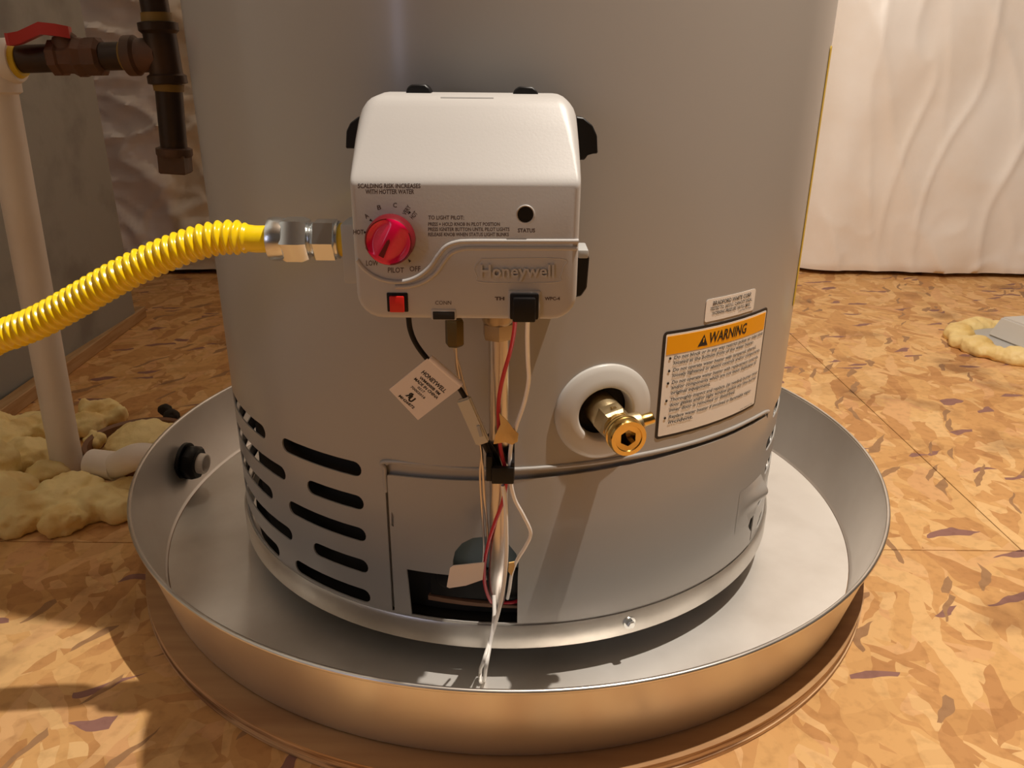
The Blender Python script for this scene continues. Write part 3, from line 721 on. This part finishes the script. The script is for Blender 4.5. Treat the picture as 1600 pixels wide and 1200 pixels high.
tube('thin_tube', [pn_ + Vector((.0005, 0, .001)), atY(714, 575, PY), atY(722, 610, PY + .002), atY(736, 645, PY + .006), atY(750, 690, PY + .008), atY(754, 730, PY + .010), atY(757, 780, PY + .010), atY(761, 820, -.306), atY(762, 850, -.303), atY(758, 880, -.295), atY(760, 905, -.28)], .0009, CHROME, pl)
tube('thin_tube', [pn_ + Vector((-.0012, .001, .001)), atY(718, 575, PY + .002), atY(728, 612, PY + .003), atY(741, 650, PY + .008), atY(752, 700, PY + .010), atY(750, 740, PY + .010), atY(753, 800, PY + .011), atY(756, 850, -.302), atY(754, 885, -.29)], .0008, CHROME, pl)
# black igniter cable with its flag and sleeve
BY = -.330
ic = thing('igniter_cable', 'black igniter cable hanging below the red button', 'cable', atY(640, 497, BY))
tube('cable', [atY(638, 492, BY), atY(641, 515, BY), atY(650, 537, BY), atY(667, 560, BY), atY(690, 584, BY), atY(716, 605, BY + .001), atY(730, 627, BY + .002)], .0016, BLACK, ic)
tube('cable', [atY(752, 684, BY + .004), atY(764, 708, BY + .004), atY(776, 735, BY + .006), atY(781, 745, BY + .008)], .0018, BLACK, ic)
tube('cable', [atY(756, 684, BY + .009), atY(771, 705, BY + .010), atY(781, 730, BY + .010)], .0018, BLACK, ic)
# sleeve: flattened box swept between two points
def bar(p, q, w, t, bev=.001):
    p = Vector(p); q = Vector(q); d = (q - p).normalized(); s = d.cross(Vector((0, -1, 0))).normalized(); n = s.cross(d); bm = new()
    rings(bm, [[c + s * w * x + n * t * y for x, y in ((-1, -1), (1, -1), (1, 1), (-1, 1))] for c in (p, q)], cap0=True, cap1=True)
    bmesh.ops.bevel(bm, geom=bm.edges[:], offset=bev, segments=2, affect='EDGES'); return bm
obj('connector_sleeve', bar(atY(724, 622, BY + .001), atY(755, 692, BY + .001), .0043, .0024), SLEEVE, ic)
sl_p, sl_q = atY(747, 665, BY - .0017), atY(752, 682, BY - .0017)
obj('sleeve_latch', bar(sl_p, sl_q, .0010, .0004, .0001), GREYP, ic)
tg = [(672, 559), (719, 605.5), (712, 612), (653, 656), (608, 611), (665, 565)]
ty = BY - .0022
tp_ = [atY(667.5, 560.5, ty), atY(719, 606, ty), atY(653, 656.5, ty), atY(608, 609, ty)]
fo = quad_strip('cable_flag', tp_, TAG, ic, .0012)
tube('flag_fold', [tp_[0] + Vector((.0012, .0018, 0)), tp_[1] + Vector((.0006, .0018, .001))], .0021, TAG, ic, 2, 14)
ex = (tp_[1] - tp_[0]).normalized(); Lx = (tp_[1] - tp_[0]).length; ey = (tp_[0] - tp_[3]); Ly = ey.length; ey.normalize()
def onflag(x, y): return tp_[3] + ex * x * Lx + ey * y * Ly + Vector((0, -.0001, 0))
fl_items = [('HONEYWELL', .16, .86, .70, .085, dict(bold=.03)), ('WM4000B 9M', .22, .82, .59, .06, dict(bold=.03)), ('MADE IN CHINA', .17, .87, .50, .06, dict(bold=.03)), ('0217', .37, .56, .415, .05, dict(bold=.02)),
            ('70002016', .26, .68, .33, .05, dict(bold=.02)), ('RU', .32, .56, .10, .13, dict(bold=.06, shear=.1)), ('MH26872', .25, .70, .02, .055, dict(bold=.03))]
for k, i in enumerate(fl_items):
    if i[0] == 'RU': continue
lettering('lettering', [i for i in fl_items if i[0] != 'RU'], INK, ic, onflag)
V, Fc = glyphs('R', .06); V2, Fc2 = glyphs('U', .06)
def place(V, x0, x1, y0, h, mirror):
    a = min(v[0] for v in V); b = max(v[0] for v in V)
    return [onflag((x0 + (x1 - x0) * (((v[0] - a) / (b - a)) if not mirror else 1 - (v[0] - a) / (b - a))), y0 + v[1] / .7 * h) for v in V]
me = bpy.data.meshes.new('mark'); v1 = place(V, .33, .45, .14, .12, True); v2 = place(V2, .44, .56, .10, .12, False)
me.from_pydata(v1 + v2, [], [tuple(f)[::-1] for f in Fc] + [tuple(i + len(v1) for i in f) for f in Fc2]); obj('approval_mark', me, INK, ic, 0)
# black clip
cp0, cp1 = atY(768, 756, -.333), atY(803, 731, -.333)
cl = thing('cable_clip', 'black plastic clip holding the wires to the metal tube', 'clip', atY(783, 742, -.315))
obj('clip_body', box(new(), (cp0.x, -.3335, cp0.z), (cp1.x, -.3300, cp1.z), .0008), BLACK, cl)
obj('clip_arm', box(new(), (cp0.x - .0035, -.3320, cp0.z + .001), (cp0.x + .0004, -.298, cp1.z + .007), .0008), BLACK, cl)
obj('clip_arm', box(new(), (cp1.x - .0018, -.3320, cp0.z + .001), (cp1.x + .0004, -.300, cp1.z + .003), .0008), BLACK, cl)
# red and white wires
WY = -.3265
rw_ = [(805, 497, -.3605), (803, 520, -.350), (797, 550, -.338), (787, 585, -.332), (780, 620, -.328), (779, 655, -.327), (782, 700, -.3265), (790, 735, -.328), (791, 752, -.328), (785, 785, -.3235), (772, 820, -.317), (763, 850, -.310), (757, 885, -.302), (758, 915, -.296), (766, 938, -.290), (774, 944, -.280)]
tube('red_wire', [atY(*p) for p in rw_], .00125, WRED, None)
tag(bpy.data.objects['red_wire'], 'thin red wire running down beside the metal tube', 'wire')
ww_ = [(824.5, 497, -.3605), (824, 530, -.350), (825, 565, -.340), (826, 595, -.334), (819, 630, -.330), (807, 665, -.328), (798, 700, -.327), (797, 735, -.328), (799, 760, -.328), (805, 782, -.325), (818, 806, -.322), (829, 832, -.318), (822, 852, -.314), (808, 875, -.308), (800, 895, -.302), (796, 920, -.294), (793, 935, -.284)]
tube('white_wire', [atY(*p) for p in ww_], .00125, WWHITE, None)
tag(bpy.data.objects['white_wire'], 'white wire from the black plug, kinked right of the tube', 'wire')
fz = PZ + .0032
e0 = atZ(751, 1062, fz)
w2 = [atY(786, 758, -.328), atY(790, 790, -.3265), atY(791, 830, -.325), atY(791, 870, -.322), atY(787, 915, -.319), atY(779, 955, -.318), atY(766, 1000, -.322), atY(755, 1035, -.332), e0 + Vector((0, 0, .010)), e0 + Vector((0, -.004, .002)), e0 + Vector((.003, -.002, .0015)), atY(759, 1045, -.334) , atY(766, 1005, -.324), atY(772, 965, -.316), atY(772, 930, -.306)]
tube('hanging_wire', w2, .0014, WWHITE, None)
tag(bpy.data.objects['hanging_wire'], 'white wire looping down from the clip into the front of the pan', 'wire')
# masking tape flag
mk = [(780, 646), (792, 657), (803, 672), (810, 678), (809, 690), (800, 695), (789, 691), (771, 694), (774, 680), (782, 664)]
bm = new(); vs = [bm.verts.new(atY(u, v, -.3305 - .0015 * sin(k * 1.7))) for k, (u, v) in enumerate(mk)]; c = bm.verts.new(atY(791, 676, -.3325))
for i in range(len(vs)): bm.faces.new((vs[i], vs[(i + 1) % len(vs)], c))
r = bmesh.ops.extrude_face_region(bm, geom=bm.faces[:]); bmesh.ops.translate(bm, vec=(0, .0008, 0), verts=[e for e in r['geom'] if isinstance(e, bmesh.types.BMVert)])
tag(obj('tape_flag', bm, MASK, None, 60), 'piece of tan masking tape folded round the wires above the clip', 'tape')
# white label hanging at the opening, yellow tape bit
lp = [(698, 917), (703, 888), (709, 884), (757, 879), (754, 906), (728, 915), (702, 919)]
quad_strip('paper_tag', [atY(u, v, -.312) for u, v in lp], TAG, None, .0008)
tag(bpy.data.objects['paper_tag'], 'blank white tag wrapped on the thin tubes by the opening', 'tag')
quad_strip('yellow_tape_bit', [atY(u, v, -.3075) for u, v in [(795, 880), (806, 878), (803, 890), (799, 900), (794, 893)]], MASK, None, .0012)
tag(bpy.data.objects['yellow_tape_bit'], 'scrap of yellow tape on the white wire near the opening', 'tape')

# ================================================================== LEFT: IRON PIPE, WHITE POLE
py = .085
def I_(u, v): return atY(u, v, py)
gp = thing('gas_pipe', 'black iron gas pipe with tee and capped drip leg, upper left', 'pipe', I_(250, 88))
h0, h1 = I_(18, 93), I_(240, 86); hd = (h1 - h0).normalized()
PR = .0132
obj('horizontal_pipe', lathe(new(), [(PR, -.02), (PR, (h1 - h0).length)], h0, hd, 32), IRON, gp, 40)
t0, t1 = I_(246, 34), I_(263, 132); td = (t1 - t0).normalized(); tl = (t1 - t0).length
obj('tee_body', lathe(new(), [(.0150, 0), (.0190, .001), (.0190, .008), (.0158, .011), (.0158, tl - .010), (.0190, tl - .008), (.0190, tl - .001), (.0150, tl)], t0, td, 32), IRON, gp, 40)
obj('tee_branch', lathe(new(), [(.0158, -.028), (.0190, -.026), (.0190, -.017), (.0160, -.014), (.0160, .006)], h1, hd, 32), IRON_R, gp, 40)
obj('thread_dope', lathe(new(), [(.0140, -.0305), (.0152, -.028)], h1, hd, 32), DOPE, gp, 40)
obj('vertical_pipe', lathe(new(), [(PR, -.60), (PR, .004)], t0, td, 32), IRON, gp, 40)
obj('thread_dope', lathe(new(), [(.0142, -.008), (.0150, .0005)], t0, td, 32), DOPE, gp, 40)
c0 = I_(272, 232); dd = (c0 - t1).normalized(); dl = (c0 - t1).length
obj('drip_leg', lathe(new(), [(PR, -.004), (PR, dl + .003)], t1, dd, 32), IRON, gp, 40)
obj('thread_dope', lathe(new(), [(.0150, -.0005), (.0142, .0065)], t1, dd, 32), DOPE, gp, 40)
obj('drip_cap', lathe(new(), [(.0155, -.001), (.0180, 0), (.0180, .006), (.0168, .008)], c0, dd, 32), IRON_R, gp, 40)
obj('drip_cap_square', lathe(new(), [(.0188, .006), (.0188, .0235), (.0170, .0250)], c0, dd, 4, rot=.45), IRON_R, gp, 25)
# shut-off valve on the horizontal run
vc = I_(110, 90); vd = hd
va = thing('gas_shutoff_valve', 'rusty iron shut-off valve with a red lever on the horizontal pipe', 'valve', vc)
obj('valve_body', lathe(new(), [(.0150, -.018), (.0178, -.016), (.0178, -.008), (.0158, -.006), (.0165, .004), (.0200, .010), (.0178, .017), (.0190, .022), (.0190, .031), (.0150, .034)], vc, vd, 8, rot=.5), IRON_R, va, 25)
obj('bonnet', lathe(new(), [(.0125, .004), (.0120, .018), (.0095, .0215), (.004, .0225)], vc + vd * .002, (-.25, -.1, 1), 24), IRON_R, va, 40)
e1 = vc + Vector((-.004, -.006, .0235)); e2 = e1 + Vector((-.040, -.014, -.006))
lv = bar(e1 + Vector((.010, .003, .001)), e2, .0010, .0065, .0004)
bm = new(); dl_ = (e2 - e1); L = []
for t, w in ((-.25, .0095), (0, .0125), (.35, .0090), (.8, .0085), (1.0, .0105), (1.08, .0070)):
    c = e1 + dl_ * t + Vector((0, 0, .0035 * sin(t * 5))); s = Vector((-dl_.y, dl_.x, 0)).normalized()
    L.append([c + s * w + Vector((0, 0, .0065)), c - s * w + Vector((0, 0, .0065)), c - s * w - Vector((0, 0, .0045)), c + s * w - Vector((0, 0, .0045))])
rings(bm, L, cap0=True, cap1=True); obj('red_lever', bm, VALVER, va, 30); lv.free()
# white standpipe
wb, wt = Vector((-.5351, .0824, 0)), I_(-4, 130)
wp = thing('standpipe', 'upright off-white plastic pipe at the left, its foot in the yellow foam', 'pipe', wb)
wd = (wt - wb).normalized(); wl_ = (wt - wb).length
obj('pipe_body', lathe(new(), [(.0180, .004), (.0172, .05), (.0172, wl_)], wb, wd, 36), PVC, wp, 40)
ej = I_(-6, 96)
obj('elbow_socket', lathe(new(), [(.0172, -.016), (.0205, -.014), (.0205, .020), (.017, .024)], wt + (ej - wt) * .3, wd, 36), PVC, wp, 40)
obj('elbow', lathe(new(), [(.0195, -.016), (.0215, -.012), (.0215, .018), (.0195, .0215)], ej, hd, 36), PVC, wp, 40)
obj('thread_tape', lathe(new(), [(.0170, .0215), (.0150, .026)], ej, hd, 32), TAPE_Y, wp, 40)
obj('hose_end_fitting', lathe(new(), [(.0120, -.075), (.0135, -.07), (.0135, -.02), (.0195, -.016)], ej, hd, 24), ZINC, wp, 40)

# ================================================================== FOAM
def blob(name, balls, m, parent, label, amp=.005, vox=.0034, fz=34, cut=None):
    bm = new()
    for (c, r, s) in balls:
        mtx = Matrix.Translation(c) @ Matrix.Diagonal((s[0] * r, s[1] * r, s[2] * r, 1))
        bmesh.ops.create_icosphere(bm, subdivisions=2, radius=1, matrix=mtx)
    me = bpy.data.meshes.new('b'); bm.to_mesh(me); bm.free(); o = bpy.data.objects.new('b', me); COL.objects.link(o)
    md = o.modifiers.new('r', 'REMESH'); md.mode = 'VOXEL'; md.voxel_size = vox
    bpy.context.view_layer.update()
    m2 = bpy.data.meshes.new_from_object(o.evaluated_get(bpy.context.evaluated_depsgraph_get())); bpy.data.objects.remove(o)
    bm = new(); bm.from_mesh(m2); bpy.data.meshes.remove(m2)
    bmesh.ops.smooth_vert(bm, verts=bm.verts, factor=.5, use_axis_x=True, use_axis_y=True, use_axis_z=True)
    bm.normal_update()
    for v in bm.verts:
        n = v.normal.copy(); v.co += n * amp * (noise.noise(v.co * fz) + .6 * noise.noise(v.co * fz * 2.3) + .35 * noise.noise(v.co * fz * 5))
        if v.co.z < .0006: v.co.z = .0006 + .0
    if cut:
        for v in bm.verts:
            p = cut(v.co)
            if p is not None: v.co = p
    o = obj(name, bm, m, parent, 80); tag(o, label, 'foam'); return o
def out_of_pan(p):
    d = Vector((p.x - PC.x, p.y - PC.y)); r = d.length; lim = .386 if p.z > .02 else .386
    if r < lim: d = d / r * lim; return Vector((PC.x + d.x, PC.y + d.y, p.z))
rb_ = random.Random(3); balls = []
def fb(u, v, r, s=(1, 1, .75), z=.012):
    p = atZ(u, v, z); balls.append((Vector((p.x, p.y, z)), r, s))
for u, v, r in [(-70, 690, .05), (-20, 700, .045), (25, 680, .032), (60, 665, .030), (90, 672, .030), (40, 715, .034), (75, 740, .022), (-60, 760, .055), (-30, 790, .05), (10, 775, .036), (20, 810, .028), (50, 800, .032), (85, 790, .033), (115, 775, .034), (100, 812, .024), (140, 790, .026), (165, 785, .026), (185, 790, .024), (135, 665, .026), (155, 645, .026), (175, 650, .022), (145, 690, .014), (195, 765, .018)]:
    fb(u, v, r)
for k in range(40):
    c, r, s = rb_.choice(balls); a = rb_.uniform(0, 2 * pi); balls.append((c + Vector((cos(a) * r * .7, sin(a) * r * .7, rb_.uniform(.0, .5) * r)), r * rb_.uniform(.3, .5), (1, 1, 1)))
blob('foam_mass', balls, FOAM, None, 'lumpy yellow expanding foam on the floor at the foot of the white pipe', .006, cut=out_of_pan)
pd = atZ(230, 700, .01)
blob('foam_dome', [(Vector((pd.x - .004, pd.y + .004, .006)), .052, (1, .95, .72)), (Vector((pd.x + .02, pd.y + .02, .004)), .04, (1, 1, .7))], FOAM, None, 'smooth rounded yellow foam dome next to the pan rim', .003, cut=out_of_pan)
hc = Vector((pd.x - .012, pd.y + .006, 0))
obj_ = obj('hole_ring', ring_lathe(new(), [(.058, .0006), (.066, .0006), (.066, .018), (.064, .022), (.059, .020)], hc, n=48), RUST, None, 40)  # brown ring added in place of the dark floor hole around the dome
for v in obj_.data.vertices:
    q = out_of_pan(v.co)
    if q is not None: v.co = q
tag(obj_, 'dark brown ring standing in for the dark hole around the rounded foam dome', 'floor hole')
kp = atZ(268, 655, .006)
tag(blob('dark_clump', [(kp + Vector((0, 0, .004)), .012, (1, 1, .9)), (kp + Vector((-.012, .012, .008)), .008, (1.2, 1, 1))], MARK, None, 'x', .003, .002, 60, cut=out_of_pan), 'small dark clump of debris on the floor behind the foam dome', 'debris')
# right-hand foam ring with the white block
fc = Vector((.935, .600, 0)); balls = []
for k in range(26):
    a = 2 * pi * k / 26; rx, ry = .100, .100
    balls.append((fc + Vector((cos(a) * rx * (1 + .06 * sin(k * 2.1)), sin(a) * ry, .009)), .022 + .005 * sin(k * 1.9), (1.1, 1, .8)))
blob('foam_ring', balls, FOAML, None, 'pale yellow foam ring round the white block on the right floor', .004)
fcz = lathe(new(), [(.080, .0006), (.080, .012), (.074, .014)], fc, n=40); tag(obj('floor_flange', fcz, GREYP, None, 40), 'pale grey round flange inside the pale foam ring', 'flange')
bm = new(); bc = fc + Vector((.028, -.004, .0142)); L = []
for h, s in ((0, 1), (.038, .80)):
    L.append([bc + Vector((x * .062 * s, y * .048 * s, h)) for x, y in ((-1, -1), (1, -1), (1, 1), (-1, 1))])
rings(bm, L, cap0=True, cap1=True); bmesh.ops.rotate(bm, verts=bm.verts, cent=bc, matrix=Matrix.Rotation(rad(12), 3, 'Z'))
bmesh.ops.bevel(bm, geom=bm.edges[:], offset=.003, segments=2, affect='EDGES')
tag(obj('white_block', bm, WHITEP), 'white tapered plastic block on the flange at the right edge', 'block')
